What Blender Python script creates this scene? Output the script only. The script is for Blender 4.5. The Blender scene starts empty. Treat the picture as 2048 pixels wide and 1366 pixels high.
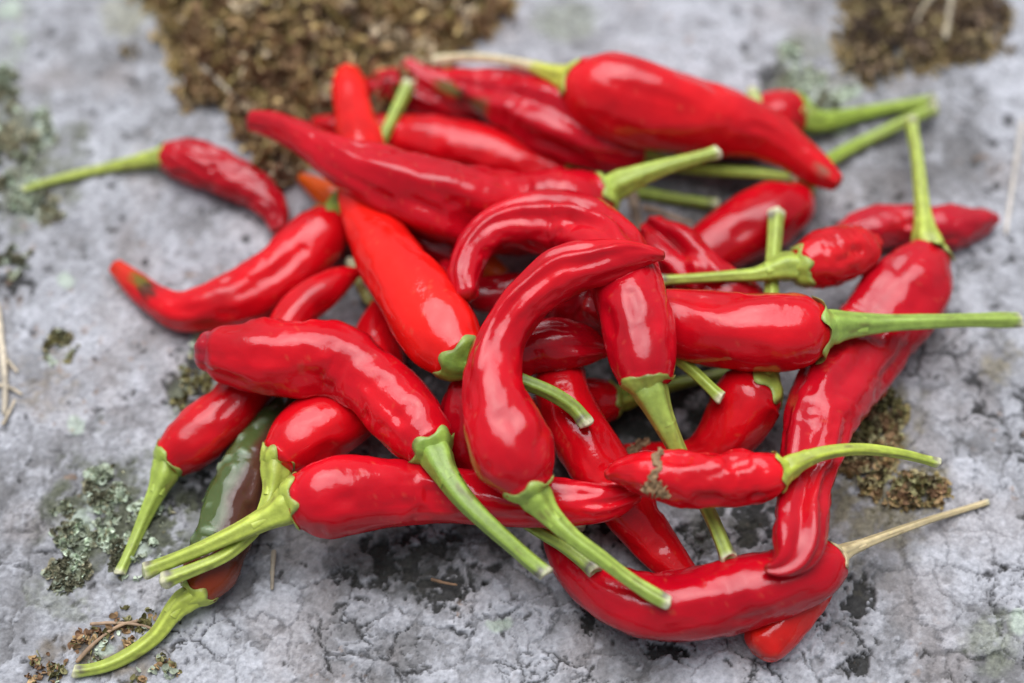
import bpy, math, random
import numpy as np
from mathutils import Vector, Matrix

# ------------------------------------------------------------------ camera
SC = bpy.context.scene
TILT = math.radians(28)
DIST = 0.42
LENS = 60.0
FPX = LENS / 36.0 * 2048.0
CAM_DIR = np.array([0.0, math.sin(TILT), -math.cos(TILT)])
CAM_UP = np.array([0.0, math.cos(TILT), math.sin(TILT)])
CAM_RIGHT = np.array([1.0, 0.0, 0.0])
CAM_POS = -CAM_DIR * DIST
cam_data = bpy.data.cameras.new('camera')
cam = bpy.data.objects.new('camera', cam_data)
SC.collection.objects.link(cam)
cam.location = CAM_POS
cam.rotation_euler = (TILT, 0, 0)
cam_data.lens = LENS
cam_data.sensor_width = 36.0
cam_data.clip_start = 0.01
cam_data.clip_end = 20.0
cam_data.dof.use_dof = True
cam_data.dof.aperture_fstop = 3.9
FOCUS = 0.383
cam_data.dof.focus_distance = FOCUS
SC.camera = cam
SC.render.resolution_x = 1024
SC.render.resolution_y = 683

# ------------------------------------------------------------------ light
SUN_EL = math.radians(70)
SUN_AZ = math.radians(-12)       # measured from +Y (away from the viewer), negative = left
world = bpy.data.worlds.new("World")
SC.world = world
world.use_nodes = True
nt = world.node_tree
nt.nodes.clear()
wo = nt.nodes.new('ShaderNodeOutputWorld')
bg = nt.nodes.new('ShaderNodeBackground')
sky = nt.nodes.new('ShaderNodeTexSky')
sky.sky_type = 'NISHITA'
sky.sun_disc = False
sky.sun_elevation = SUN_EL
sky.sun_rotation = SUN_AZ
sky.air_density = 1.0
sky.dust_density = 4.0
sky.ozone_density = 1.0
hs = nt.nodes.new('ShaderNodeHueSaturation')
hs.inputs['Saturation'].default_value = 0.5      # a veil of thin cloud whitens the sky
nt.links.new(sky.outputs[0], hs.inputs['Color'])
nt.links.new(hs.outputs[0], bg.inputs['Color'])
bg.inputs['Strength'].default_value = 0.05
nt.links.new(bg.outputs[0], wo.inputs['Surface'])

sd = bpy.data.lights.new('sun', 'SUN')
sd.energy = 1.5
sd.angle = math.radians(58)
sd.color = (0.94, 0.965, 1.06)
sun = bpy.data.objects.new('sun', sd)
SC.collection.objects.link(sun)
sv = Vector((math.sin(SUN_AZ) * math.cos(SUN_EL), math.cos(SUN_AZ) * math.cos(SUN_EL), math.sin(SUN_EL)))
sun.rotation_euler = sv.to_track_quat('Z', 'Y').to_euler()
sun.location = sv * 2

SC.view_settings.view_transform = 'Standard'
SC.view_settings.look = 'None'
SC.view_settings.gamma = 1.0
SC.view_settings.exposure = 1.1
SC.render.engine = 'CYCLES'
SC.cycles.use_denoising = True
SC.cycles.max_bounces = 8

# ------------------------------------------------------------------ helpers
rng = np.random.default_rng(7)
random.seed(7)


def lin(r, g, b):
    c = np.array([r, g, b], float) / 255.0
    return np.where(c <= 0.04045, c / 12.92, ((c + 0.055) / 1.055) ** 2.4)


def _h(ix, iy, iz, seed):
    n = (ix.astype(np.int64) * 374761393 + iy.astype(np.int64) * 668265263 + iz.astype(np.int64) * 2147483647 % 4294967291
         + seed * 1274126177) & 0xFFFFFFFF
    n = ((n ^ (n >> 13)) * 1274126177) & 0xFFFFFFFF
    n = ((n ^ (n >> 16)) * 2246822519) & 0xFFFFFFFF
    n = n ^ (n >> 15)
    return (n & 0xFFFFFF) / float(0xFFFFFF)


def noise3(x, y, z, seed=0):
    """value noise in -1..1"""
    ix, iy, iz = np.floor(x), np.floor(y), np.floor(z)
    fx, fy, fz = x - ix, y - iy, z - iz
    fx = fx * fx * fx * (fx * (fx * 6 - 15) + 10)
    fy = fy * fy * fy * (fy * (fy * 6 - 15) + 10)
    fz = fz * fz * fz * (fz * (fz * 6 - 15) + 10)
    r = 0
    for a in (0, 1):
        wa = fx if a else 1 - fx
        for b in (0, 1):
            wb = fy if b else 1 - fy
            for c in (0, 1):
                wc = fz if c else 1 - fz
                r = r + wa * wb * wc * _h(ix + a, iy + b, iz + c, seed)
    return r * 2 - 1


def noise2(x, y, seed=0):
    ix, iy = np.floor(x), np.floor(y)
    fx, fy = x - ix, y - iy
    fx = fx * fx * (3 - 2 * fx)
    fy = fy * fy * (3 - 2 * fy)
    z = np.zeros_like(ix)
    a = _h(ix, iy, z, seed); b = _h(ix + 1, iy, z, seed)
    c = _h(ix, iy + 1, z, seed); d = _h(ix + 1, iy + 1, z, seed)
    return (a * (1 - fx) * (1 - fy) + b * fx * (1 - fy) + c * (1 - fx) * fy + d * fx * fy) * 2 - 1


def fbm2(x, y, octaves=4, seed=0, gain=0.5):
    r = 0; a = 1.0; t = 0
    for o in range(octaves):
        r = r + a * noise2(x * 2 ** o + 17.3 * o, y * 2 ** o - 9.1 * o, seed + o * 31)
        t += a; a *= gain
    return r / t


def sstep(a, b, x):
    t = np.clip((x - a) / (b - a), 0, 1)
    return t * t * (3 - 2 * t)


def unproject(px, py, z):
    """photo position (2048 x 1366) and height above the rock -> place in the world"""
    px = np.asarray(px, float); py = np.asarray(py, float); z = np.asarray(z, float)
    d = (CAM_DIR[None] + ((px - 1024) / FPX)[:, None] * CAM_RIGHT[None] - ((py - 683) / FPX)[:, None] * CAM_UP[None])
    t = (z - CAM_POS[2]) / d[:, 2]
    return CAM_POS[None] + d * t[:, None], t      # t is the depth along the view axis


def project(p):
    q = p - CAM_POS
    dep = q @ CAM_DIR
    return 1024 + FPX * (q @ CAM_RIGHT) / dep, 683 - FPX * (q @ CAM_UP) / dep


def catmull(P, n):
    P = np.asarray(P, float)
    d = np.concatenate([[0], np.cumsum(np.maximum(np.linalg.norm(np.diff(P[:, :2], axis=0), axis=1), 1e-6) ** 0.5)])
    # smooth interpolation on non-uniform knots (cubic Hermite with finite difference tangents)
    m = np.zeros_like(P)
    for i in range(len(P)):
        if i == 0: m[i] = (P[1] - P[0]) / (d[1] - d[0])
        elif i == len(P) - 1: m[i] = (P[-1] - P[-2]) / (d[-1] - d[-2])
        else:
            a = (P[i] - P[i - 1]) / (d[i] - d[i - 1]); b = (P[i + 1] - P[i]) / (d[i + 1] - d[i])
            w0, w1 = d[i + 1] - d[i], d[i] - d[i - 1]
            m[i] = (a * w0 + b * w1) / (w0 + w1)
    t = np.linspace(0, d[-1], n * 4)
    k = np.clip(np.searchsorted(d, t, side='right') - 1, 0, len(P) - 2)
    h = (d[k + 1] - d[k]); u = ((t - d[k]) / h)[:, None]; h = h[:, None]
    Q = ((2 * u ** 3 - 3 * u ** 2 + 1) * P[k] + (u ** 3 - 2 * u ** 2 + u) * h * m[k]
         + (-2 * u ** 3 + 3 * u ** 2) * P[k + 1] + (u ** 3 - u ** 2) * h * m[k + 1])
    L = np.concatenate([[0], np.cumsum(np.linalg.norm(np.diff(Q[:, :2], axis=0), axis=1))])
    s = np.linspace(0, L[-1], n)
    return np.stack([np.interp(s, L, Q[:, j]) for j in range(P.shape[1])], 1), L[-1]


def mesh_object(name, verts, faces, mat, parent=None, col=None, smooth=True, tri=None):
    me = bpy.data.meshes.new(name)
    verts = np.asarray(verts, np.float32)
    faces = np.asarray(faces, np.int32)
    nf, k = faces.shape
    me.vertices.add(len(verts)); me.vertices.foreach_set('co', verts.ravel())
    extra = 0 if tri is None else len(tri)
    me.loops.add(nf * k + extra * 3)
    li = faces.ravel()
    ls = np.arange(nf) * k
    if extra:
        tri = np.asarray(tri, np.int32)
        li = np.concatenate([li, tri.ravel()])
        ls = np.concatenate([ls, nf * k + np.arange(extra) * 3])
    me.loops.foreach_set('vertex_index', li.astype(np.int32))
    me.polygons.add(nf + extra)
    me.polygons.foreach_set('loop_start', ls.astype(np.int32))
    me.update(calc_edges=True)
    me.polygons.foreach_set('use_smooth', np.full(nf + extra, smooth))
    if col is not None:
        at = me.color_attributes.new('Col', 'FLOAT_COLOR', 'POINT')
        c = np.ones((len(verts), 4), np.float32); c[:, :3] = col
        at.data.foreach_set('color', c.ravel())
    me.validate()
    me.materials.append(mat)
    o = bpy.data.objects.new(name, me)
    SC.collection.objects.link(o)
    if parent is not None:
        o.parent = parent
        o.matrix_parent_inverse = Matrix.Translation(-Vector(parent.location))
    return o


def tube_faces(nr, ns):
    i = np.arange(nr - 1)[:, None] * ns; j = np.arange(ns)[None]
    j2 = (j + 1) % ns
    return np.stack([i + j, i + j2, i + ns + j2, i + ns + j], -1).reshape(-1, 4)


def frames(C, ref):
    T = np.gradient(C, axis=0)
    T /= np.linalg.norm(T, axis=1, keepdims=True)
    N = ref[None] - (T @ ref)[:, None] * T
    N /= np.linalg.norm(N, axis=1, keepdims=True)
    return T, N, np.cross(T, N)


# ------------------------------------------------------------------ materials
def principled(name):
    m = bpy.data.materials.new(name); m.use_nodes = True
    n = m.node_tree.nodes; l = m.node_tree.links
    return m, n, l, n['Principled BSDF']


def attr_color(n, l, bs, noise_scale, amount, space='Object', detail=4):
    at = n.new('ShaderNodeAttribute'); at.attribute_name = 'Col'
    tc = n.new('ShaderNodeTexCoord')
    nz = n.new('ShaderNodeTexNoise'); nz.inputs['Scale'].default_value = noise_scale; nz.inputs['Detail'].default_value = detail
    l.new(tc.outputs[space], nz.inputs['Vector'])
    mr = n.new('ShaderNodeMapRange')
    mr.inputs['From Min'].default_value = 0.3; mr.inputs['From Max'].default_value = 0.7
    mr.inputs['To Min'].default_value = 1 - amount; mr.inputs['To Max'].default_value = 1 + amount
    l.new(nz.outputs['Fac'], mr.inputs['Value'])
    vm = n.new('ShaderNodeVectorMath'); vm.operation = 'SCALE'
    l.new(at.outputs['Color'], vm.inputs[0]); l.new(mr.outputs[0], vm.inputs['Scale'])
    l.new(vm.outputs[0], bs.inputs['Base Color'])
    return tc, nz, vm


def bump(n, l, bs, tc, scale, strength, dist, detail=5, space='Object'):
    nz = n.new('ShaderNodeTexNoise'); nz.inputs['Scale'].default_value = scale; nz.inputs['Detail'].default_value = detail
    l.new(tc.outputs[space], nz.inputs['Vector'])
    b = n.new('ShaderNodeBump'); b.inputs['Strength'].default_value = strength; b.inputs['Distance'].default_value = dist
    l.new(nz.outputs['Fac'], b.inputs['Height'])
    return b, nz


# chili skin
MAT_SKIN, n, l, bs = principled('chili_skin')
tc, nz, _ = attr_color(n, l, bs, 90, 0.10)
b1, nA = bump(n, l, bs, tc, 260, 0.35, 0.0006, 3)
b2, nB = bump(n, l, bs, tc, 2600, 0.10, 0.00012, 3)
l.new(b1.outputs[0], b2.inputs['Normal'])
l.new(b2.outputs[0], bs.inputs['Normal'])
l.new(b2.outputs[0], bs.inputs['Coat Normal'])
rn = n.new('ShaderNodeTexNoise'); rn.inputs['Scale'].default_value = 120; rn.inputs['Detail'].default_value = 5
l.new(tc.outputs['Object'], rn.inputs['Vector'])
mr = n.new('ShaderNodeMapRange'); mr.inputs['From Min'].default_value = 0.35; mr.inputs['From Max'].default_value = 0.7
mr.inputs['To Min'].default_value = 0.08; mr.inputs['To Max'].default_value = 0.24
l.new(rn.outputs['Fac'], mr.inputs['Value']); l.new(mr.outputs[0], bs.inputs['Roughness'])
bs.inputs['IOR'].default_value = 1.38
bs.inputs['Coat Weight'].default_value = 0.18
bs.inputs['Coat Roughness'].default_value = 0.06
bs.inputs['Subsurface Weight'].default_value = 0.12
bs.inputs['Subsurface Radius'].default_value = (1.0, 0.12, 0.06)
bs.inputs['Subsurface Scale'].default_value = 0.0015

# stem and calyx
MAT_STEM, n, l, bs = principled('chili_stem')
tc, nz, _ = attr_color(n, l, bs, 500, 0.16)
b1, _n = bump(n, l, bs, tc, 1500, 0.3, 0.0003, 4)
l.new(b1.outputs[0], bs.inputs['Normal'])
bs.inputs['Roughness'].default_value = 0.42
bs.inputs['Subsurface Weight'].default_value = 0.1
bs.inputs['Subsurface Radius'].default_value = (0.5, 0.8, 0.15)
bs.inputs['Subsurface Scale'].default_value = 0.001

MAT_CUT, n, l, bs = principled('cut_stem_pith')
tc, nz, _ = attr_color(n, l, bs, 1200, 0.2)
bs.inputs['Roughness'].default_value = 0.7

MAT_ROCK, n, l, bs = principled('lichen_covered_rock')
tc, nz, vm = attr_color(n, l, bs, 800, 0.22, 'Object', 6)
b1, _n = bump(n, l, bs, tc, 900, 0.7, 0.0009, 8)
l.new(b1.outputs[0], bs.inputs['Normal'])
bs.inputs['Roughness'].default_value = 0.9
bs.inputs['Specular IOR Level'].default_value = 0.25

MAT_MOSS, n, l, bs = principled('dry_moss')
tc, nz, vm = attr_color(n, l, bs, 900, 0.3)
bs.inputs['Roughness'].default_value = 0.95
bs.inputs['Specular IOR Level'].default_value = 0.06

MAT_STRAW, n, l, bs = principled('dry_straw_fibre')
tc, nz, vm = attr_color(n, l, bs, 700, 0.2)
bs.inputs['Roughness'].default_value = 0.7

# ------------------------------------------------------------------ the chilies, as read from the photograph
# body: (x, y, half width) from the calyx end to the tip; stem: (x, y, half width) from the calyx outward.  Order: lowest in the pile first.
RED = (0.60, 0.0035, 0.008)
DEEP = (0.45, 0.0025, 0.009)
ORANGE_RED = (0.80, 0.0095, 0.006)
GREEN = (0.30, 0.42, 0.055)
YGREEN = (0.42, 0.50, 0.08)
LGREEN = (0.36, 0.47, 0.08)
STRAW = (0.62, 0.50, 0.27)

CH = []


def chili(key, label, body, stem=None, **k):
    k.update(key=key, label=label, body=body, stem=stem)
    CH.append(k)


chili('AK', 'small wrinkled red chili lying alone on the grey rock, left of the pile',
      [(333, 313, 30), (355, 317, 38), (395, 328, 43), (452, 350, 42), (512, 382, 38), (550, 424, 28), (557, 456, 16)],
      [(325, 312, 20), (290, 320, 15), (230, 332, 11), (150, 350, 9), (90, 366, 8), (46, 380, 7)], shr=0.9, col=DEEP, green=YGREEN, cal=1.0, seed=3)
chili('AJ', 'unripe chili half green and half brown, lowest at the left of the pile',
      [(398, 1180, 40), (415, 1150, 52), (442, 1080, 58), (475, 990, 58), (512, 905, 48), (550, 838, 30), (590, 780, 16)],
      [(385, 1190, 30), (352, 1218, 21), (312, 1272, 16), (240, 1320, 14), (190, 1338, 12), (152, 1343, 11)], shr=0.5,  col=(0.10, 0.025, 0.022), green=YGREEN, cal=1.0, seed=5, unripe=True)
chili('AB', 'wrinkled dull red chili pointing right, beneath the upright green stem',
      [(1690, 478, 36), (1740, 462, 42), (1800, 450, 38), (1870, 458, 44), (1930, 452, 38), (1972, 441, 22), (1992, 438, 10)],
      None, shr=0.9, col=(0.50, 0.0082, 0.0176), seed=8)
chili('N', 'red chili whose blunt tip pokes out at the very bottom of the pile',
      [(1655, 1150, 24), (1630, 1176, 40), (1592, 1214, 46), (1553, 1257, 48), (1530, 1283, 45)],
      None, shr=0.1,  col=(0.70, 0.014, 0.008), seed=9)
chili('V', 'dark crumpled chili end behind the pile beside the brown moss',
      [(960, 225, 22), (900, 212, 26), (840, 198, 30), (800, 184, 37), (768, 176, 40), (750, 182, 32)],
      None, shr=0.7, col=DEEP, seed=11)
chili('R', 'smooth long red chili lying straight behind the large top left chili',
      [(1120, 350, 40), (1060, 335, 50), (980, 312, 56), (890, 290, 54), (800, 272, 42), (720, 258, 30), (660, 250, 20), (630, 247, 12)],
      [(1135, 354, 24), (1200, 366, 14), (1300, 388, 11), (1370, 400, 10), (1430, 409, 10)], shr=0.1, seed=12)
chili('Y', 'bright orange chili tip poking out beside the green calyx at the left',
      [(850, 470, 30), (770, 450, 32), (700, 412, 30), (650, 385, 25), (620, 366, 17), (603, 356, 10)],
      None, shr=0.0,  col=(0.98, 0.14, 0.006), seed=13)
chili('AA', 'dark red chili with an orange end glimpsed inside the arched chili',
      [(800, 455, 30), (860, 488, 34), (920, 510, 34), (965, 528, 30), (1000, 550, 20)],
      None, shr=0.2, col=DEEP, seed=14, tipcol=(0.62, 0.13, 0.02))
chili('B', 'red chili mostly hidden under the top right chili, green stem to the right',
      [(1588, 226, 46), (1560, 232, 52), (1520, 252, 52), (1465, 275, 42), (1400, 280, 30), (1350, 270, 18)],
      [(1602, 240, 30), (1650, 242, 20), (1720, 228, 14), (1800, 212, 12), (1868, 203, 13)], shr=0.2, seed=15, cal=0.9)
chili('D', 'smooth glossy deep red chili at the right, under the tip of the top right chili',
      [(1598, 392, 36), (1585, 408, 52), (1555, 428, 64), (1500, 456, 66), (1430, 497, 58), (1360, 540, 44), (1300, 570, 26)],
      [(1608, 372, 24), (1640, 335, 15), (1690, 302, 13), (1760, 268, 12), (1820, 238, 12), (1868, 218, 13)], shr=0.05, col=(0.51, 0.0026, 0.0080), seed=16, cal=0.7)
chili('E', 'shrivelled chili with a curled hollow tip under the green stem',
      [(1510, 640, 44), (1460, 598, 52), (1405, 552, 52), (1355, 505, 50), (1322, 474, 40), (1305, 458, 28)],
      None, shr=1.0, ridges=[(0.0, -0.35, 0.3, 0.5, 1.2), (0.55, 0.12, 0.15, 0.3, 1.2), (-0.6, 0.12, 0.15, 0.3, 1.2)], col=DEEP, seed=17)
chili('J', 'dim red chili deep in the pile with a blurred green calyx',
      [(1222, 800, 40), (1195, 805, 48), (1150, 815, 50), (1090, 830, 44), (1030, 850, 26)],
      [(1240, 797, 28), (1290, 785, 16), (1350, 768, 12), (1420, 752, 10), (1480, 738, 10)], shr=0.1, seed=18, cal=1.0)
chili('G', 'red chili with an upright green stem, right of the middle under two chilies',
      [(1512, 778, 62), (1500, 792, 70), (1478, 838, 66), (1440, 885, 54), (1390, 915, 40), (1320, 915, 30), (1262, 906, 20), (1238, 900, 10)],
      [(1522, 758, 36), (1538, 720, 20), (1543, 640, 15), (1543, 560, 14), (1548, 490, 14), (1552, 430, 15)], shr=0.1, seed=19, cal=0.95, green=LGREEN)
chili('Z', 'dark red chili curling up at its left tip beneath the arched chili',
      [(1270, 650, 40), (1200, 615, 48), (1110, 592, 48), (1020, 590, 40), (950, 588, 33), (908, 562, 24), (888, 530, 13)],
      [(1290, 668, 24), (1330, 698, 14), (1380, 738, 12), (1440, 795, 12)], shr=0.6, col=DEEP, seed=20)
chili('K', 'long red chili running down from the middle under the lowest chili',
      [(1100, 715, 40), (1115, 750, 52), (1135, 820, 56), (1175, 895, 60), (1225, 975, 58), (1285, 1060, 50), (1335, 1120, 40), (1380, 1170, 28)],
      None, shr=0.15, seed=21)
chili('M', 'large curved red chili at the bottom right with a pale straw coloured stem',
      [(1662, 1122, 46), (1640, 1135, 58), (1590, 1155, 66), (1500, 1183, 71), (1400, 1206, 73), (1300, 1212, 67), (1222, 1188, 58), (1160, 1138, 47), (1122, 1080, 34), (1108, 1040, 20)],
      [(1674, 1110, 22), (1710, 1095, 13), (1780, 1068, 9), (1860, 1040, 7), (1925, 1020, 6), (1976, 1004, 6)], shr=0.25, col=(0.51, 0.0027, 0.0106), seed=22, cal=0.75, green=STRAW, dry=True)
chili('L', 'dark red chili with a pinched tip pointing right behind the central chili',
      [(950, 930, 42), (930, 880, 52), (935, 820, 54), (980, 750, 52), (1050, 700, 50), (1110, 690, 52), (1160, 692, 44), (1190, 695, 30), (1208, 697, 18)],
      [(960, 950, 24), (1000, 1005, 14), (1060, 1052, 11), (1130, 1095, 12), (1188, 1140, 14)], shr=0.35, ridges=[(0.3, 0.13, 0.15, 0.75, 1.3), (0.0, -0.13, 0.2, 0.72, 1.3)], col=DEEP, seed=23)
chili('X', 'red chili curving to a green bruised tip at the far left of the pile',
      [(662, 442, 44), (648, 462, 55), (612, 502, 60), (560, 552, 61), (490, 590, 56), (420, 614, 47), (360, 622, 38), (310, 600, 30), (268, 566, 24), (234, 534, 15)],
      [(672, 428, 36), (700, 380, 18), (740, 320, 12), (772, 262, 11), (795, 215, 12), (816, 172, 13)], shr=0.25, seed=24, cal=1.0, green=GREEN,
      spots=[(0.85, 0.65, 0.07, 0.6, (0.12, 0.13, 0.012), 0.95), (0.79, 0.45, 0.04, 0.9, (0.05, 0.02, 0.012), 0.85)], tipcol=(0.62, 0.030, 0.010))
chili('AE', 'red chili between two others at the left, hidden beneath the bulging one',
      [(566, 915, 50), (585, 898, 62), (625, 868, 69), (680, 838, 68), (735, 795, 58), (762, 735, 50), (752, 670, 42), (768, 620, 28)],
      [(556, 940, 34), (545, 985, 20), (515, 1050, 15), (455, 1108, 13), (390, 1138, 13), (332, 1160, 15)], shr=0.1, seed=25, cal=0.85, green=YGREEN)
chili('AG', 'red chili at the lower left with a bright green stem pointing down',
      [(345, 915, 44), (365, 900, 52), (410, 862, 55), (460, 818, 52), (510, 760, 46), (555, 690, 42), (600, 618, 40), (650, 580, 36), (690, 556, 24), (713, 546, 11)],
      [(338, 928, 36), (318, 975, 20), (292, 1030, 14), (268, 1085, 11), (240, 1145, 10)], shr=0.1, seed=26, cal=1.0, green=LGREEN)
chili('T', 'crumpled shrivelled chili at the top of the pile with a green black bruise',
      [(1272, 305, 36), (1240, 302, 48), (1180, 278, 64), (1110, 240, 80), (1040, 208, 66), (960, 184, 44), (900, 172, 32), (850, 155, 21), (815, 133, 16)],
      [(1285, 310, 30), (1330, 326, 18), (1400, 338, 12), (1500, 346, 11), (1590, 354, 10)], shr=1.0, col=(0.50, 0.0041, 0.0123), seed=27, cal=0.9, ridges=[(0.5, 0.10, 0.14, 0.15, 0.8), (0.15, -0.15, 0.18, 0.15, 0.75), (-0.3, 0.10, 0.14, 0.1, 0.7), (-0.65, -0.15, 0.18, 0.1, 0.6)],
      spots=[(0.62, -0.75, 0.06, 0.45, (0.11, 0.13, 0.05), 0.95), (0.70, -0.55, 0.06, 0.45, (0.05, 0.02, 0.015), 0.9), (0.79, -0.35, 0.06, 0.45, (0.08, 0.10, 0.02), 0.85)])
chili('AC', 'long wrinkled red chili at the right ending in a flat curled tip',
      [(1858, 512, 48), (1845, 535, 66), (1815, 580, 80), (1755, 655, 80), (1700, 735, 77), (1655, 810, 73), (1630, 885, 64), (1612, 960, 54), (1603, 1030, 52), (1596, 1080, 52), (1580, 1116, 42), (1556, 1136, 24), (1538, 1138, 13)],
      [(1855, 492, 34), (1848, 440, 18), (1842, 380, 14), (1834, 310, 12), (1822, 240, 12)], shr=0.75, col=(0.51, 0.0048, 0.0123), seed=28, cal=0.62, green=YGREEN, flat=0.75, R=900,
      ridges=[(0.12, -0.30, 0.36, 0.60, 1.3), (0.85, 0.12, 0.18, 0.4, 1.3), (-0.38, 0.17, 0.11, 0.60, 1.05), (-0.8, -0.12, 0.18, 0.55, 1.0), (0.0, -0.16, 0.26, 0.28, 0.58), (0.45, 0.08, 0.2, 0.25, 0.6)])
chili('H', 'short wrinkled chili at the right, its green stem crossing another upright stem',
      [(1608, 532, 46), (1630, 525, 54), (1670, 514, 56), (1710, 502, 52), (1735, 492, 40), (1748, 486, 20)],
      [(1598, 530, 38), (1560, 536, 26), (1520, 548, 15), (1450, 553, 11), (1390, 557, 10), (1320, 561, 10)], shr=0.8, col=(0.61, 0.0068, 0.0106), seed=29, cal=0.95, green=LGREEN)
chili('A', 'thick bright red chili across the top right with a pale dried stem',
      [(1158, 168, 58), (1178, 176, 72), (1225, 190, 82), (1300, 212, 82), (1400, 236, 76), (1470, 252, 64), (1530, 268, 50), (1590, 305, 38), (1640, 342, 32), (1668, 362, 20)],
      [(1145, 162, 34), (1110, 150, 20), (1060, 132, 11), (1000, 120, 9), (930, 115, 9), (868, 122, 10)], shr=0.2, col=(0.68, 0.0061, 0.0106), seed=30, cal=0.85, green=(0.50, 0.52, 0.07), dry_end=True,
      spots=[(0.93, 0.1, 0.035, 0.45, (0.26, 0.16, 0.10), 0.8)])
chili('O', 'bright orange red chili standing up at the left top and passing under another',
      [(918, 712, 60), (900, 690, 70), (860, 640, 75), (808, 562, 71), (760, 485, 60), (728, 410, 50), (722, 340, 48), (721, 285, 46), (706, 220, 37), (698, 172, 34), (695, 146, 22)],
      [(930, 722, 34), (965, 738, 20), (1010, 750, 16), (1060, 768, 15), (1110, 790, 15), (1150, 818, 15), (1172, 846, 14)], shr=0.1, col=ORANGE_RED, seed=31, cal=1.0, green=(0.17, 0.27, 0.04))
chili('P', 'broad long red chili sweeping from the upper left to a thick green stem',
      [(1208, 388, 46), (1187, 397, 62), (1145, 416, 76), (1070, 426, 78), (980, 422, 80), (900, 402, 75), (830, 380, 68), (760, 352, 60), (700, 330, 50), (640, 298, 38), (590, 268, 31), (540, 246, 25), (507, 241, 19)],
      [(1222, 378, 36), (1265, 358, 24), (1320, 338, 17), (1380, 320, 13), (1432, 306, 12)], shr=0.45, col=(0.54, 0.0034, 0.0106), seed=32, cal=1.0, green=LGREEN,
      ridges=[(-0.28, -0.13, 0.30, 0.12, 0.58), (-0.85, 0.07, 0.25, 0.15, 0.55), (0.35, 0.07, 0.28, 0.1, 0.95)])
chili('F', 'stout glossy red chili at the right with a long green stem reaching the edge',
      [(1632, 660, 58), (1615, 661, 70), (1560, 664, 77), (1480, 662, 78), (1400, 654, 76), (1330, 640, 66), (1270, 628, 52), (1215, 620, 38), (1180, 614, 22)],
      [(1652, 656, 40), (1690, 652, 28), (1760, 648, 19), (1850, 644, 15), (1950, 641, 14), (2010, 641, 16), (2036, 641, 13)], shr=0.12, col=(0.65, 0.0041, 0.0106), seed=33, cal=1.12, green=(0.30, 0.44, 0.085))
chili('Q', 'arched red chili bent like a hook with its calyx edge dried brown',
      [(1292, 756, 56), (1289, 735, 63), (1281, 685, 67), (1262, 605, 70), (1238, 540, 70), (1198, 485, 67), (1150, 456, 66), (1090, 446, 61), (1030, 447, 51), (980, 464, 40), (946, 502, 36), (930, 550, 34), (933, 585, 26)],
      [(1297, 770, 40), (1315, 815, 28), (1345, 880, 19), (1385, 960, 15), (1425, 1040, 14), (1456, 1115, 15)], shr=0.35, col=(0.54, 0.0034, 0.0106), seed=34, cal=0.96, green=(0.33, 0.44, 0.08),
      ridges=[(0.50, 0.15, 0.15, 0.30, 1.0), (0.92, -0.13, 0.16, 0.3, 1.0), (0.1, -0.12, 0.2, 0.35, 0.8)], brownrim=True, R=330)
chili('AD', 'long red chili lying level along the bottom, its pinched tip to the right',
      [(600, 1002, 58), (618, 1000, 70), (665, 996, 77), (740, 988, 72), (830, 984, 64), (910, 990, 56), (1000, 1000, 52), (1080, 1002, 50), (1150, 1005, 46), (1205, 1005, 39), (1245, 996, 30), (1268, 988, 20)],
      [(585, 1010, 44), (550, 1028, 28), (490, 1058, 19), (420, 1090, 15), (350, 1120, 14), (293, 1142, 15)], shr=0.3, ridges=[(0.30, 0.14, 0.16, 0.78, 1.3), (0.0, -0.14, 0.22, 0.76, 1.3), (-0.7, 0.08, 0.2, 0.7, 1.3)], col=(0.59, 0.0034, 0.0106), seed=35, cal=0.95, green=YGREEN, spots=[(0.52, 1.2, 0.1, 0.7, (0.33, 0.03, 0.03), 0.5)])
chili('AF', 'fat bulging glossy red chili at the left, its green stem pointing down right',
      [(860, 890, 54), (846, 872, 64), (800, 818, 71), (740, 762, 70), (670, 722, 73), (590, 715, 76), (510, 712, 70), (462, 707, 61), (432, 703, 53), (420, 702, 42)],
      [(868, 900, 38), (890, 945, 26), (930, 1000, 21), (980, 1050, 18), (1030, 1095, 16), (1070, 1130, 16), (1090, 1145, 14)], shr=0.28, bulge=0.9, ridges=[(-0.5, -0.14, 0.3, 0.45, 0.75)], col=(0.64, 0.0041, 0.0106), seed=36, cal=0.95, green=(0.27, 0.42, 0.07), 
      spots=[(0.97, 0.2, 0.05, 1.6, (0.30, 0.015, 0.03), 0.7), (0.20, -1.22, 0.17, 0.07, (0.20, 0.09, 0.03), 0.85), (0.62, -0.2, 0.010, 0.30, (0.40, 0.08, 0.05), 0.35)])
chili('I', 'small red chili with yellow green calyx lying across the lower right',
      [(1558, 944, 38), (1542, 948, 46), (1500, 955, 52), (1440, 961, 54), (1370, 958, 52), (1310, 948, 46), (1260, 944, 34), (1228, 946, 20), (1216, 950, 10)],
      [(1568, 938, 28), (1600, 922, 19), (1650, 905, 14), (1720, 898, 12), (1800, 907, 10), (1874, 925, 9)], shr=0.8, col=(0.67, 0.0048, 0.0106), seed=37, cal=1.08, green=(0.42, 0.50, 0.06))
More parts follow.
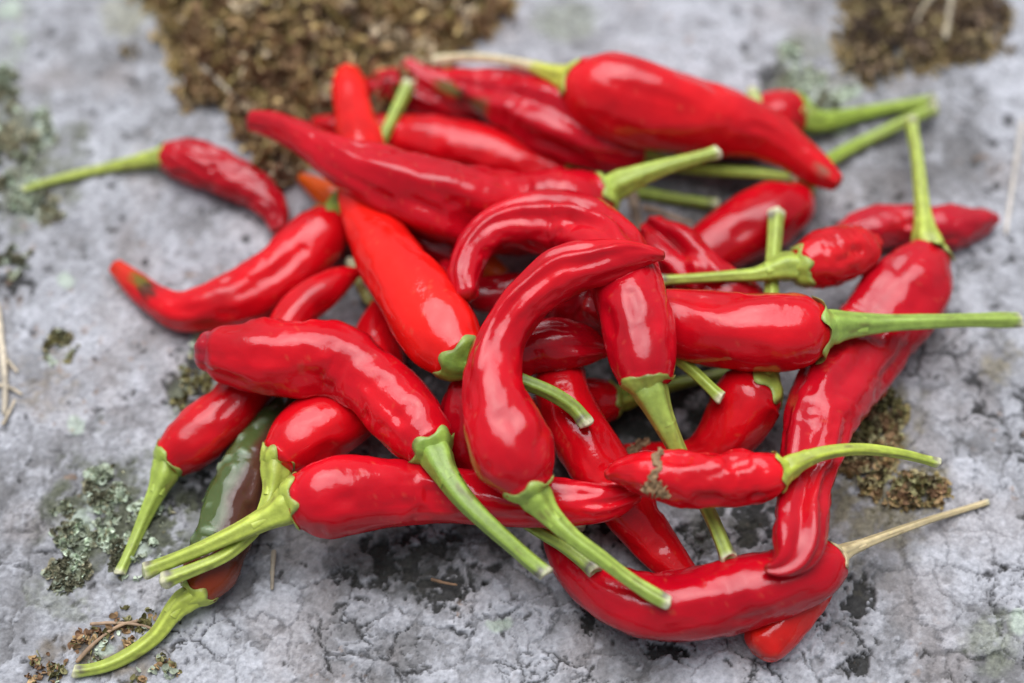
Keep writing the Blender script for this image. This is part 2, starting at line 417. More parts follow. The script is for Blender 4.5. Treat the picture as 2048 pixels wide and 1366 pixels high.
chili('S', 'topmost S shaped red chili in the middle with a ridge along its side',
      [(1055, 968, 54), (1045, 945, 70), (1024, 900, 78), (1000, 835, 69), (985, 765, 58), (991, 705, 52), (1016, 650, 47), (1062, 592, 48), (1122, 546, 53), (1190, 527, 46), (1240, 516, 38), (1270, 512, 29), (1292, 510, 20), (1310, 510, 14), (1324, 511, 9)],
      [(1068, 988, 38), (1095, 1025, 24), (1140, 1070, 17), (1200, 1115, 15), (1260, 1160, 14), (1310, 1192, 15), (1334, 1205, 12)], shr=0.35, col=(0.59, 0.0041, 0.0106), seed=38, cal=1.0, green=(0.33, 0.46, 0.08),
      ridges=[(-0.55, 0.15, 0.13, 0.30, 1.0), (-0.95, -0.12, 0.18, 0.25, 0.95), (-0.15, -0.13, 0.22, 0.42, 0.9), (0.9, 0.08, 0.2, 0.35, 0.6)], R=500)

PX = DIST / FPX       # one photo pixel at the middle of the rock, in metres


def solve_heights():
    placed = np.zeros((0, 4))
    ct = math.cos(TILT)
    for c in CH:
        body = np.array(c['body'], float)
        nb = 60
        B, Lb = catmull(body, nb)
        if c['stem']:
            st = np.array(c['stem'], float)
            S, Ls = catmull(st, 40)
        else:
            S = np.zeros((0, 3)); Ls = 0
        # one chain, from the stem's far end over the calyx to the tip
        chain = np.concatenate([S[::-1], B]) if len(S) else B
        P = chain[:, :2]; r = np.maximum(chain[:, 2], 3)
        s = np.concatenate([[0], np.cumsum(np.linalg.norm(np.diff(P, axis=0), axis=1))])
        fl = c.get('flat', 0.92)
        rz = r * fl
        req = rz * 0.92
        if len(placed):
            d = np.linalg.norm(P[:, None] - placed[None, :, :2], axis=2)
            rr = r[:, None] + placed[None, :, 3]
            up = np.where(d < rr, placed[None, :, 2] + (0.80 + 0.30 * (r[:, None] < 22)) * ct * np.sqrt(np.maximum(rr ** 2 - d ** 2, 0)), -1e9)
            req = np.maximum(req, up.max(1))
        R = c.get('R', 420.0)
        z = np.max(req[None] - (s[:, None] - s[None]) ** 2 / (2 * R), axis=1)
        # soften
        ds = np.abs(s[:, None] - s[None])
        w = np.exp(-(ds / 28.0) ** 2) * np.gradient(s)[None]
        zs = (w * z[None]).sum(1) / w.sum(1)
        z = np.maximum(zs, z - 6)
        z = (w * z[None]).sum(1) / w.sum(1)
        c['zb'] = z[len(S):]; c['zs'] = z[:len(S)][::-1]
        c['B'] = B; c['S'] = S; c['Lb'] = Lb; c['Ls'] = Ls
        placed = np.concatenate([placed, np.stack([P[:, 0], P[:, 1], z, r], 1)])
        print('HEIGHT', c['key'], 'body %.0f..%.0f' % (c['zb'].min() * PX * 1000, c['zb'].max() * PX * 1000), 'mm')


solve_heights()


def sweep(C, r, fN, ns, mod):
    """rings round the centre line C; r radius per ring; fN flattening towards the viewer's side; mod(ring, angle) -> factor"""
    T, N, Bn = frames(C, -CAM_DIR)
    th = np.linspace(0, 2 * math.pi, ns, endpoint=False)
    rad = r[:, None] * mod
    V = C[:, None] + (N[:, None] * (np.cos(th)[None, :, None] * fN) + Bn[:, None] * np.sin(th)[None, :, None]) * rad[..., None]
    return V, T, th


def make_chili(c):
    B, S = c['B'], c['S']
    zb = c['zb'] * PX
    Cb, dep = unproject(B[:, 0], B[:, 1], zb)
    rb = B[:, 2] * dep / FPX
    # finer rings
    L = np.concatenate([[0], np.cumsum(np.linalg.norm(np.diff(Cb, axis=0), axis=1))])
    nr = int(np.clip(L[-1] / 0.0006, 50, 170))
    s = np.linspace(0, L[-1], nr)
    C = np.stack([np.interp(s, L, Cb[:, j]) for j in range(3)], 1)
    # smooth the resampled line
    for _ in range(3):
        C[1:-1] = (C[:-2] + 2 * C[1:-1] + C[2:]) / 4
    r = np.interp(s, L, rb)
    for _ in range(2):
        r[1:-1] = (r[:-2] + 2 * r[1:-1] + r[2:]) / 4
    # rounded ends: shoulders at the calyx, blunt point at the tip
    r0 = r[0]; rt = r[-1]
    T0 = C[0] - C[1]; T0 /= np.linalg.norm(T0)
    T1 = C[-1] - C[-2]; T1 /= np.linalg.norm(T1)
    capA = []; ra = []
    for a in np.linspace(1.0, 0.12, 8):
        capA.append(C[0] + T0 * r0 * 0.42 * a); ra.append(r0 * math.sqrt(max(1 - a ** 2.2, 0.02)) * (1 if a < 0.99 else 0.6))
    capB = []; rbb = []
    for a in np.linspace(0.15, 1.0, 7):
        capB.append(C[-1] + T1 * rt * 0.75 * a); rbb.append(rt * math.sqrt(max(1 - a ** 2, 0.015)))
    C = np.concatenate([capA, C, capB]); r = np.concatenate([ra, r, rbb])
    s = np.concatenate([[0], np.cumsum(np.linalg.norm(np.diff(C, axis=0), axis=1))])
    ns = 56
    th = np.linspace(0, 2 * math.pi, ns, endpoint=False)
    sd_ = c['seed']; shr = c.get('shr', 0.2)
    rm = float(r.max())
    X = (s / rm)[:, None] + 0 * th[None]
    cx, cy = np.cos(th)[None] + 0 * X, np.sin(th)[None] + 0 * X
    f = s / s[-1]
    mod = 1 + 0.022 * noise3(X * 0.7, cx * 1.0 + 5, cy * 1.0, sd_) * 2
    mod += (0.035 + 0.05 * shr) * noise3(X * 1.1 + 3, cx * 1.6, cy * 1.6 + 9, sd_ + 1)
    mod += (0.012 + 0.035 * shr) * noise3(X * 2.4 + 3, cx * 2.9, cy * 2.9 + 9, sd_ + 2)
    # soft lobes that run the length of the fruit and wander
    ph = sd_ * 1.7 + 0.5 * noise2(X * 0.3, X * 0 + sd_, 3)
    mod += 0.022 * np.cos(3 * th[None] + ph)
    # creases of drying skin
    tw = th[None] + 0.35 * noise2(X * 0.55, X * 0, sd_ + 4)
    cr = noise3(X * 0.45, np.cos(tw) * 3.1 + 11, np.sin(tw) * 3.1, sd_ + 5)
    cr = 1 - np.abs(cr) * 2.6
    cr = np.clip(cr, 0, 1) ** 2.5
    env = 0.55 + 0.6 * noise2(X * 0.5 + 8, X * 0, sd_ + 6)
    mod -= 0.19 * shr * cr * np.clip(env, 0, 1.2)
    cr2 = 1 - np.abs(noise3(X * 1.7, np.cos(tw) * 3.6, np.sin(tw) * 3.6 + 4, sd_ + 7)) * 3
    mod -= 0.05 * shr * np.clip(cr2, 0, 1)
    # cross dents where a fruit bends or dries
    XW = X + 0.5 * noise3(X * 0.8 + 60, cx * 1.2, cy * 1.2, sd_ + 19)
    dn = noise3(XW * 1.0 + 20, cx * 1.7, cy * 1.7, sd_ + 8)
    mod -= 0.13 * (0.45 + shr) * sstep(0.25, 0.8, dn)
    dn2 = noise3(XW * 1.3 + 33, cx * 1.9, cy * 1.9, sd_ + 18)
    mod += 0.045 * (0.3 + c.get('bulge', shr)) * sstep(0.1, 0.8, dn2)
    for (t0, amp, wd, f0, f1) in c.get('ridges', []):
        dth = (th[None] - t0 + math.pi) % (2 * math.pi) - math.pi
        dth = dth + 0.12 * noise2(X * 0.8, X * 0, sd_ + 12)
        e = sstep(f0, f0 + 0.15, f) * (1 - sstep(f1 - 0.08, f1, f))
        mod = mod + amp * np.exp(-(dth / wd) ** 2) * e[:, None]
    # pinched, puckered tip
    tipd = (s[-1] - s) / rm
    pk = np.exp(-(tipd / 0.45) ** 2)
    mod += pk[:, None] * 0.10 * np.cos(5 * th[None] + sd_)
    if c['key'] in ('AC',):        # flat curled lip
        mod += pk[:, None] * 0.22 * np.cos(2 * th[None])
    mod = mod + 0.020 + 0.08 * shr      # dents only take away: keep the width read from the photo
    # shoulders keep round
    shd = np.exp(-(s / (0.75 * rm)) ** 4)
    mod = 1 + (mod - 1) * (1 - 0.9 * shd[:, None])
    V, T, _ = sweep(C, r, c.get('flat', 0.96), ns, mod)
    nrr = len(C)
    verts = V.reshape(-1, 3)
    base = np.array(c.get('col', RED)) * np.array([0.93, 0.9, 1.05]) * (0.94 + 0.12 * ((sd_ * 37) % 10) / 10.0)
    col = np.tile(base, (nrr, ns, 1))
    # ripening differences: fruit skin turns a little more orange or darker in broad areas
    v1 = noise3(X * 0.6 + 40, cx * 0.9, cy * 0.9, sd_ + 9)[..., None]
    v2 = noise3(X * 2.2 + 40, cx * 2.4, cy * 2.4, sd_ + 10)[..., None]
    v3 = noise3(X * 0.5, np.cos(th)[None] * 9 + 0 * X, np.sin(th)[None] * 9 + 0 * X, sd_ + 60)[..., None]
    col = col * (1 + 0.20 * v1 + 0.09 * v2 + 0.05 * v3)
    # scuffs and pale pinprick marks in the skin
    v4 = noise3(X * 14, cx * 13, cy * 13, sd_ + 61)[..., None]
    sc = sstep(0.80, 0.92, v4) * 0.22
    col = col * (1 - sc) + np.array([0.62, 0.12, 0.06]) * sc
    col[..., 1:2] *= (1 + 0.5 * np.clip(v1, 0, 1))
    tip_f = sstep(0.80, 1.0, f)[:, None, None]
    if 'tipcol' in c:
        tf = sstep(0.62 if c['key'] == 'AA' else 0.8, 0.97, f)[:, None, None]
        col = col * (1 - tf) + np.array(c['tipcol']) * tf
    if c.get('unripe'):
        g = np.array([0.075, 0.105, 0.03]); g2 = np.array([0.20, 0.26, 0.15]); br = np.array([0.090, 0.032, 0.020]); orr = np.array([0.25, 0.035, 0.008])
        tt = (th + math.pi) % (2 * math.pi) - math.pi
        bl = sstep(0.15, 0.6, noise3(X * 3.4, cx * 2.6, cy * 2.6, 77))[..., None]
        gg = g * (1 - bl) + g2 * bl
        side = sstep(-0.30, 0.12, (np.sin(tt)[None] * UNRIPE_SIDE + 0.12 * noise2(X * 1.5, X * 0, 5)))[..., None]
        col = gg * (1 - side) + br * side
        ef = (1 - sstep(0.06, 0.2, f))[:, None, None]
        col = col * (1 - ef) + orr * ef
        dk = sstep(0.6, 0.95, f)[:, None, None]
        col = col * (1 - dk) + np.array([0.03, 0.05, 0.015]) * dk
        V = V + 0.0  # blisters of the green side
        verts = (V + (V - C[:, None]) * (0.09 * (bl - 0.4) * (1 - side))).reshape(-1, 3)
    for (f0, t0, df, dt, cc, st) in c.get('spots', []):
        dth = (th[None] - t0 + math.pi) % (2 * math.pi) - math.pi
        q = ((f[:, None] - f0) / df) ** 2 + (dth / dt) ** 2 + 0.7 * noise3(X * 3, cx * 3, cy * 3, sd_ + 20) + 0.35 * noise3(X * 7, cx * 8, cy * 8, sd_ + 21)
        w = (1 - sstep(0.1, 1.5, q))[..., None] * st
        col = col * (1 - w) + np.array(cc) * w
    # shrunken scar at the very tip
    w = (np.exp(-(tipd / 0.10) ** 2))[:, None, None] * 0.6
    col = col * (1 - w) + np.array([0.22, 0.03, 0.015]) * w
    faces = tube_faces(nrr, ns)
    # close both ends
    verts = np.concatenate([verts, [C[0]], [C[-1] - T1 * rt * 0.1]])
    colf = np.concatenate([col.reshape(-1, 3), [base], [[0.12, 0.03, 0.015]]])
    a = len(verts) - 2; j = np.arange(ns); j2 = (j + 1) % ns
    tri = np.concatenate([np.stack([np.full(ns, a), j2, j], 1),
                          np.stack([np.full(ns, a + 1), (nrr - 1) * ns + j, (nrr - 1) * ns + j2], 1)])
    root = bpy.data.objects.new('chili_pepper', None)
    SC.collection.objects.link(root)
    mid = C[len(C) // 2]
    root.location = (mid[0], mid[1], float(verts[:, 2].min()))
    root.empty_display_size = 0.01
    root['label'] = c['label']; root['category'] = 'chili pepper'; root['group'] = 'chili peppers heaped on the rock'
    mesh_object('fruit', verts, faces, MAT_SKIN, root, np.clip(colf, 0, 1), tri=tri)
    if not c['stem']:
        return
    # ---------------- stem
    green = np.array(c.get('green', GREEN)) * (np.array([1.10, 1.08, 1.0]) if not c.get('dry') else 1.0)
    Cs, deps = unproject(S[:, 0], S[:, 1], c['zs'] * PX)
    rs = S[:, 2] * deps / FPX
    # the stem leaves the fruit along the fruit's axis
    base0 = Cb[0] + T0 * r0 * 0.30
    Cs = np.concatenate([[base0], Cs[2:]])
    rs = np.concatenate([[rs[0]], rs[2:]])
    L = np.concatenate([[0], np.cumsum(np.linalg.norm(np.diff(Cs, axis=0), axis=1))])
    nr = int(np.clip(L[-1] / 0.0006, 30, 90))
    ss = np.linspace(0, L[-1], nr)
    C2 = np.stack([np.interp(ss, L, Cs[:, j]) for j in range(3)], 1)
    for _ in range(5):
        C2[1:-1] = (C2[:-2] + 2 * C2[1:-1] + C2[2:]) / 4
    r2 = np.interp(ss, L, rs)
    rend = r2[-1]
    # a firm root where the stem meets the calyx, then the width read from the photo
    r2 = np.minimum(r2, r0 * 0.62)
    e = np.exp(-((L[-1] - ss) / 0.0016) ** 2)
    r2 = r2 * (1 + 0.18 * e * (0 if c.get('dry') else 1))
    ns2 = 26
    th2 = np.linspace(0, 2 * math.pi, ns2, endpoint=False)
    X2 = (ss / 0.004)[:, None] + 0 * th2[None]
    m2 = 1 + 0.09 * np.cos(5 * th2[None] + sd_ + 0.4 * noise2(X2 * 0.4, X2 * 0, sd_)) + 0.035 * noise3(X2 * 0.8, np.cos(th2)[None] * 1.5 + 0 * X2, np.sin(th2)[None] * 1.5 + 0 * X2, sd_ + 30)
    V2, T2, _ = sweep(C2, r2, 1.0, ns2, m2)
    fs = ss / ss[-1]
    cs = np.tile(green, (nr, ns2, 1))
    vv = noise3(X2 * 0.35, np.cos(th2)[None] + 0 * X2, np.sin(th2)[None] + 0 * X2, sd_ + 31)[..., None]
    cs = cs * (1 + 0.18 * vv)
    yel = np.array([0.40, 0.50, 0.09])
    w = (sstep(0.25, 0.9, fs) * (0.0 if c.get('dry') else 0.45))[:, None, None]
    cs = cs * (1 - w) + yel * w
    streak = (0.5 + 0.5 * np.cos(5 * th2[None] + sd_ + 2.6))[..., None] * 0.30
    streak = streak + 0.10 * noise2(np.cos(th2)[None] * 5 + 0 * X2, np.sin(th2)[None] * 5 + X2 * 0.12, sd_ + 50)[..., None]
    cs = cs * (1 - streak)
    nk = sstep(0.5, 0.8, noise3(X2 * 1.3, np.cos(th2)[None] * 2.5 + 0 * X2, np.sin(th2)[None] * 2.5 + 0 * X2, sd_ + 70))[..., None] * 0.55
    cs = cs * (1 - nk) + np.array([0.15, 0.10, 0.035]) * nk
    if c.get('dry_end'):
        w = sstep(0.18, 0.34, fs)[:, None, None]
        cs = cs * (1 - w) + np.array([0.66, 0.56, 0.34]) * w
    if not c.get('dry') and not c.get('dry_end'):
        # purple grey bruise just before the cut, as on the sharp stems
        w = (np.exp(-((L[-1] - ss - 0.0008) / 0.0011) ** 2)[:, None] * sstep(-0.1, 0.5, noise3(X2 * 1.6, np.cos(th2)[None] * 1.3 + 0 * X2, np.sin(th2)[None] * 1.3 + 0 * X2, sd_ + 33)))[..., None] * 0.85
        cs = cs * (1 - w) + np.array([0.12, 0.07, 0.12]) * w
    w = sstep(0.0009, 0.0002, L[-1] - ss)[:, None, None] * 0.7
    cs = cs * (1 - w) + np.array([0.58, 0.56, 0.36]) * w
    stem = mesh_object('stem', V2.reshape(-1, 3), tube_faces(nr, ns2), MAT_STEM, root, np.clip(cs.reshape(-1, 3), 0, 1))
    # cut end: an uneven pale disc with a raised rim and a hollow pith
    Te = T2[-1]; ring = V2[-1]; cen = C2[-1]
    rr = ring - cen
    slant = (np.cos(th2 - sd_) * 0.35)[:, None] * r2[-1]
    vs = [ring, cen + rr * 0.96 + Te * (0.25 * r2[-1] + slant * 0.5), cen + rr * 0.7 + Te * (0.36 * r2[-1] + slant), cen + rr * 0.35 + Te * (0.10 * r2[-1] + slant * 0.4), cen + rr * 0.02 + Te * 0.05 * r2[-1]]
    vs = np.concatenate(vs)
    pale = np.array([0.66, 0.64, 0.40]); pith = np.array([0.40, 0.52, 0.16])
    if c.get('dry') or c.get('dry_end'): pale = np.array([0.6, 0.5, 0.3]); pith = pale * 0.7
    cc = np.concatenate([np.tile(cs[-1].mean(0) * 0.5 + pale * 0.4, (ns2, 1)), np.tile(pale, (ns2, 1)), np.tile(pale * 1.05, (ns2, 1)), np.tile(pith, (ns2, 1)), np.tile(pith * 0.8, (ns2, 1))])
    cut = mesh_object('cut_end', vs, tube_faces(5, ns2), MAT_CUT, None, cc)
    cut.parent = stem      # the stem's own world matrix is the identity
        # ---------------- calyx: a cup with pointed lobes sitting over the shoulders
    k = c.get('cal', 0.9)
    if 0.8 < k < 1.05 and not c.get('brownrim'): k *= 0.90
    ns3 = 60
    th3 = np.linspace(0, 2 * math.pi, ns3, endpoint=False)
    nl = 5 + sd_ % 2
    teeth = np.abs(np.cos(nl / 2 * (th3 + sd_ * 0.9))) ** 3
    teeth = teeth * (0.75 + 0.35 * noise2(np.cos(th3) * 2 + 3, np.sin(th3) * 2, sd_ + 40))
    # profile in units of r0: (distance out along the stem, radius), rim first
    rstem = r2[min(len(r2) - 1, int(1.5 * r0 / (ss[1] + 1e-9)))] / r0
    rk = min(k, 1.12)
    k2 = min(rk, 0.985)
    dk = 0.42 * (1 - k2 * k2) ** (1 / 2.2)
    prof = [(dk, None, 1.0), (dk + 0.09, k2 * 1.01, .35), (max(dk + 0.18, 0.36), k2 * 0.86, 0.1), (max(dk + 0.27, 0.47), k2 * 0.66, 0), (0.66, max(k2 * 0.50, rstem * 1.12), 0), (0.92, max(k2 * 0.38, rstem * 1.06), 0), (1.25, max(k2 * 0.30, rstem * 1.05), 0), (1.6, rstem * 1.035, 0), (1.85, rstem * 1.02, 0)]

    if c.get('brownrim'):
        prof[1] = (dk + 0.06, k2 * 0.90, .2); prof[2] = (0.40, k2 * 0.66, 0); prof[3] = (0.50, k2 * 0.55, 0)

    if rk > 1.05:      # wide flared collar, narrow throat
        prof[1] = (dk + 0.05, k2 * 0.97, .6); prof[2] = (dk + 0.11, k2 * 0.80, .2); prof[3] = (dk + 0.19, k2 * 0.66, 0); prof[4] = (0.60, k2 * 0.58, 0)

    def fruit_r(d):
        return np.where(d < 0, 1.0, np.maximum(1 - (np.clip(d, 0, 0.41) / 0.42) ** 2.2, 0.02) ** 0.5)
    Ax = T0
    T3 = np.gradient(C2, axis=0); T3 /= np.linalg.norm(T3, axis=1, keepdims=True)
    rings = []; cols = []
    for (d, rad, tw_) in prof:
        # centre: along the body axis near the fruit, then following the stem
        p_axis = Cb[0] + Ax * d * r0
        ds_ = max(0.0, d - 0.30) * r0
        p_stem = np.array([np.interp(ds_, ss, C2[:, j]) for j in range(3)])
        t_stem = np.array([np.interp(ds_, ss, T3[:, j]) for j in range(3)])
        wgt = float(sstep(0.25, 0.6, np.array(d)))
        cen = p_axis * (1 - wgt) + p_stem * wgt
        ax = Ax * (1 - wgt) + t_stem * wgt; ax /= np.linalg.norm(ax)
        N = -CAM_DIR - ax * (ax @ -CAM_DIR); N /= np.linalg.norm(N)
        Bn = np.cross(ax, N)
        rib = 1 + 0.05 * np.cos(nl * (th3 + sd_ * 0.9)) * (1 if d > 0.3 else 0.3)
        wob = 1 + 0.04 * noise2(np.cos(th3) * 1.5 + d * 2, np.sin(th3) * 1.5 + sd_, sd_ + 41)
        flare = max(rk - 0.985, 0) * 1.0
        if rad is None:
            dv = d - teeth * 0.30 * (0.4 if c.get('brownrim') else 1.0) - 0.07 * noise2(np.cos(th3) * 4 + 9, np.sin(th3) * 4, sd_ + 44)
            rv = fruit_r(dv) * 1.03 + 0.012 + flare + 0.03 * teeth
            off = (dv - d) * r0
        else:
            dv = d - teeth * tw_ * 0.25
            rv = np.maximum(rad, fruit_r(dv) * (1.03 if d < 0.40 else 0.3)) + flare * tw_
            rv = rv * rib * wob
            off = (dv - d) * r0
        q = cen + (N[None] * np.cos(th3)[:, None] * 0.97 + Bn[None] * np.sin(th3)[:, None]) * (rv * r0)[:, None] + ax[None] * off[:, None]
        gcol = green * (1 + 0.12 * noise2(np.cos(th3) * 2, np.sin(th3) * 2 + d * 3, sd_ + 42))[:, None]
        if rad is None:
            rimc = np.array([0.36, 0.42, 0.14]) if not c.get('dry') else green * 0.9
            if c.get('brownrim'): rimc = np.array([0.20, 0.11, 0.045])
            gcol = gcol * 0.4 + rimc * 0.6
            bw = sstep(0.1, 0.6, noise2(np.cos(th3) * 3 + 2, np.sin(th3) * 3 + 7, sd_ + 45))[:, None] * 0.6     # dried brown stretches of the rim
            gcol = gcol * (1 - bw) + np.array([0.20, 0.13, 0.05]) * bw
        rings.append(q)
        gcol = gcol * (1 - 0.22 * (0.5 - 0.5 * np.cos(nl * (th3 + sd_ * 0.9))) ** 3 - 0.10 * noise2(np.cos(th3) * 7, np.sin(th3) * 7 + d, sd_ + 43))[:, None]
        cols.append(gcol)
    # thickness: inner rim tucked under
    inner = [rings[0] - (rings[0] - Cb[0]) * 0.05 + Ax * 0.02 * r0, rings[1] - (rings[1] - (Cb[0] + Ax * 0.1 * r0)) * 0.10]
    rings = inner[::-1] + rings
    cols = [cols[0], cols[0]] + cols
    V3 = np.concatenate(rings); c3 = np.concatenate(cols)
    mesh_object('calyx', V3, tube_faces(len(rings), ns3), MAT_STEM, root, np.clip(c3, 0, 1))


UNRIPE_SIDE = 1.0
for c in CH:
    make_chili(c)

# ------------------------------------------------------------------ rock
def grid_axis(lo, hi, step, far):
    core = np.arange(lo, hi, step)
    out = []; p = hi; st = step
    while p < far:
        out.append(p); st *= 1.12; p += st
    neg = []; p = lo; st = step
    while p > -far:
        st *= 1.12; p -= st; neg.append(p)
    return np.concatenate([neg[::-1], core, out])


gx = grid_axis(-0.145, 0.145, 0.00038, 0.9)
gy = grid_axis(-0.098, 0.125, 0.00038, 0.9)
GX, GY = np.meshgrid(gx, gy)
mm = 1000.0
x, y = GX * mm, GY * mm          # millimetres


def to_px(X, Y):
    p = np.stack([X, Y, np.zeros_like(X)], -1)
    q = p - CAM_POS
    dep = q @ CAM_DIR
    dep = np.where(dep > 0.05, dep, 0.05)
    return 1024 + FPX * (q @ CAM_RIGHT) / dep, 683 - FPX * (q @ CAM_UP) / dep


U, W = to_px(GX, GY)


def blob(cx_, cy_, rx, ry, wob=0.35, seed=0, soft=0.35, sc=9.0):
    q = np.sqrt(((U - cx_) / rx) ** 2 + ((W - cy_) / ry) ** 2)
    q = q + wob * fbm2(x / sc, y / sc, 4, seed, 0.6)
    return 1 - sstep(1 - soft, 1 + soft * 0.3, q)


def worley(px, py, seed):
    ix, iy = np.floor(px), np.floor(py)
    f1 = np.full(px.shape, 9.0); f2 = np.full(px.shape, 9.0); idc = np.zeros(px.shape)
    z0 = np.zeros_like(ix)
    for a in (-1, 0, 1):
        for b in (-1, 0, 1):
            jx = ix + a; jy = iy + b
            qx = jx + _h(jx, jy, z0, seed) * 0.9; qy = jy + _h(jx, jy, z0, seed + 1) * 0.9
            d = np.sqrt((px - qx) ** 2 + (py - qy) ** 2)
            hid = _h(jx, jy, z0, seed + 2)
            nearer = d < f1
            f2 = np.where(nearer, f1, np.minimum(f2, d))
            idc = np.where(nearer, hid, idc)
            f1 = np.where(nearer, d, f1)
    return f1, f2, idc


wx = x + 3.4 * fbm2(x / 5, y / 5, 5, 51, 0.65); wy = y + 3.4 * fbm2(x / 5 + 50, y / 5, 5, 52, 0.65)
f1, f2, pid = worley(wx / 10.0, wy / 10.0, 60)
crack = 1 - sstep(0.01, 0.085, f2 - f1)                    # joints between crusts of lichen
g1, g2, gid = worley(wx / 4.2 + 9, wy / 4.2, 70)
crack2 = 1 - sstep(0.0, 0.09, g2 - g1)
n_big = fbm2(x / 28, y / 28, 4, 80)
n_mid = fbm2(x / 7, y / 7, 5, 81, 0.6)
n_fine = fbm2(x / 1.6, y / 1.6, 3, 82, 0.6)
n_grain = noise2(x / 0.45, y / 0.45, 83)

# crackled crust is strongest in the lower and right part
crusty = np.clip(0.25 + 0.75 * sstep(520, 1000, W + 0.25 * (U - 1000)) + 0.3 * n_big, 0, 1)
crusty = np.maximum(crusty, 0.5 * sstep(1500, 1900, U))
open_m = sstep(-0.05, 0.30, fbm2(x / 11 + 30, y / 11, 4, 84, 0.55)) * crusty     # where the joints gape
crack_w = crack * (0.45 + 0.55 * open_m) * np.clip(crusty * 1.3, 0, 1)
crack_w2 = crack2 * open_m * 0.8

base = np.ones(x.shape + (3,)) * np.array([0.335, 0.325, 0.365])
pal = [np.array(lin(192, 195, 200)), np.array(lin(150, 148, 152)), np.array(lin(176, 169, 166)), np.array(lin(124, 124, 124))]
isl = sstep(-0.03, 0.07, fbm2(wx / 5.5 + 11, wy / 5.5, 5, 96, 0.62))          # hard edged islands of pale crust
tone = n_mid * 0.30 + n_big * 0.45 + (pid - 0.5) * 0.35 * crusty + (gid - 0.5) * 0.16 + 0.10 * n_fine + (isl - 0.5) * 0.22
t = sstep(-0.50, 0.45, tone)[..., None]
base = pal[3] * (1 - t) + pal[0] * t
pink = sstep(0.05, 0.5, fbm2(x / 16, y / 16, 3, 90))[..., None]
base = base * (1 - 0.35 * pink) + pal[2] * 0.35 * pink
base = base * (1 + 0.12 * n_fine + 0.07 * n_grain)[..., None]
# pale rosettes
ros = sstep(0.25, 0.6, fbm2(x / 5 + 70, y / 5, 4, 91, 0.6))[..., None]
base = base * (1 - 0.45 * ros) + np.array(lin(206, 209, 214)) * 0.45 * ros
dkp = sstep(0.18, 0.55, fbm2(x / 4 + 170, y / 4, 5, 93, 0.65))[..., None]
base = base * (1 - 0.24 * dkp)
height = 0.9 * n_big + 0.35 * n_mid + 0.14 * n_fine + 0.04 * n_grain + 0.5 * (pid - 0.5) * crusty + 0.30 * isl + 0.15 * (gid - 0.5)

dark = np.array(lin(34, 33, 31))
cw = np.clip(crack_w + crack_w2, 0, 1)
base = base * (1 - 0.85 * cw[..., None]) + dark * 0.85 * cw[..., None]
height -= 0.9 * cw

# black specks and pits
p1, p2, ppid = worley(wx / 7.0 + 3, wy / 7.0, 95)
pit = (1 - sstep(0.05, 0.16, p1)) * (ppid > 0.62)
for (a, b, rr) in [(220, 370, 9), (100, 65, 10), (268, 160, 9), (490, 478, 12), (1700, 412, 9), (2018, 240, 14), (1995, 370, 12), (1950, 320, 10), (1490, 95, 10), (185, 225, 8)]:
    pit = np.maximum(pit, blob(a, b, rr, rr * 0.9, 0.5, a, 0.5, 1.5))
base = base * (1 - 0.85 * pit[..., None]) + np.array(lin(45, 44, 40)) * 0.85 * pit[..., None]
height -= 0.5 * pit

# gaping dark hollows in the crust, some of them under the pile
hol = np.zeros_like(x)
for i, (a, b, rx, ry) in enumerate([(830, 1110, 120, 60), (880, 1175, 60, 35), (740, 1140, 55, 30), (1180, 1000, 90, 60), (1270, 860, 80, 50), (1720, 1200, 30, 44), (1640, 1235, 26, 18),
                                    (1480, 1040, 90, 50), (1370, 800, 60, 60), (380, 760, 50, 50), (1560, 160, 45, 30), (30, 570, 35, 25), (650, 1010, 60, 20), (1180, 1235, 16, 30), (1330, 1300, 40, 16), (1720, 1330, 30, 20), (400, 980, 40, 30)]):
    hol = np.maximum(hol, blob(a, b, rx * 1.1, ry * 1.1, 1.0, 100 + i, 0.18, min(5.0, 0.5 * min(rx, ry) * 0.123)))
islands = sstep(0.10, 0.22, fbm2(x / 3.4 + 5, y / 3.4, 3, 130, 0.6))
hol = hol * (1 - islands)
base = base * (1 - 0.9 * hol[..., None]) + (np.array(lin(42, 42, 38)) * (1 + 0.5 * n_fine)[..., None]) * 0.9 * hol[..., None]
height -= 1.0 * hol

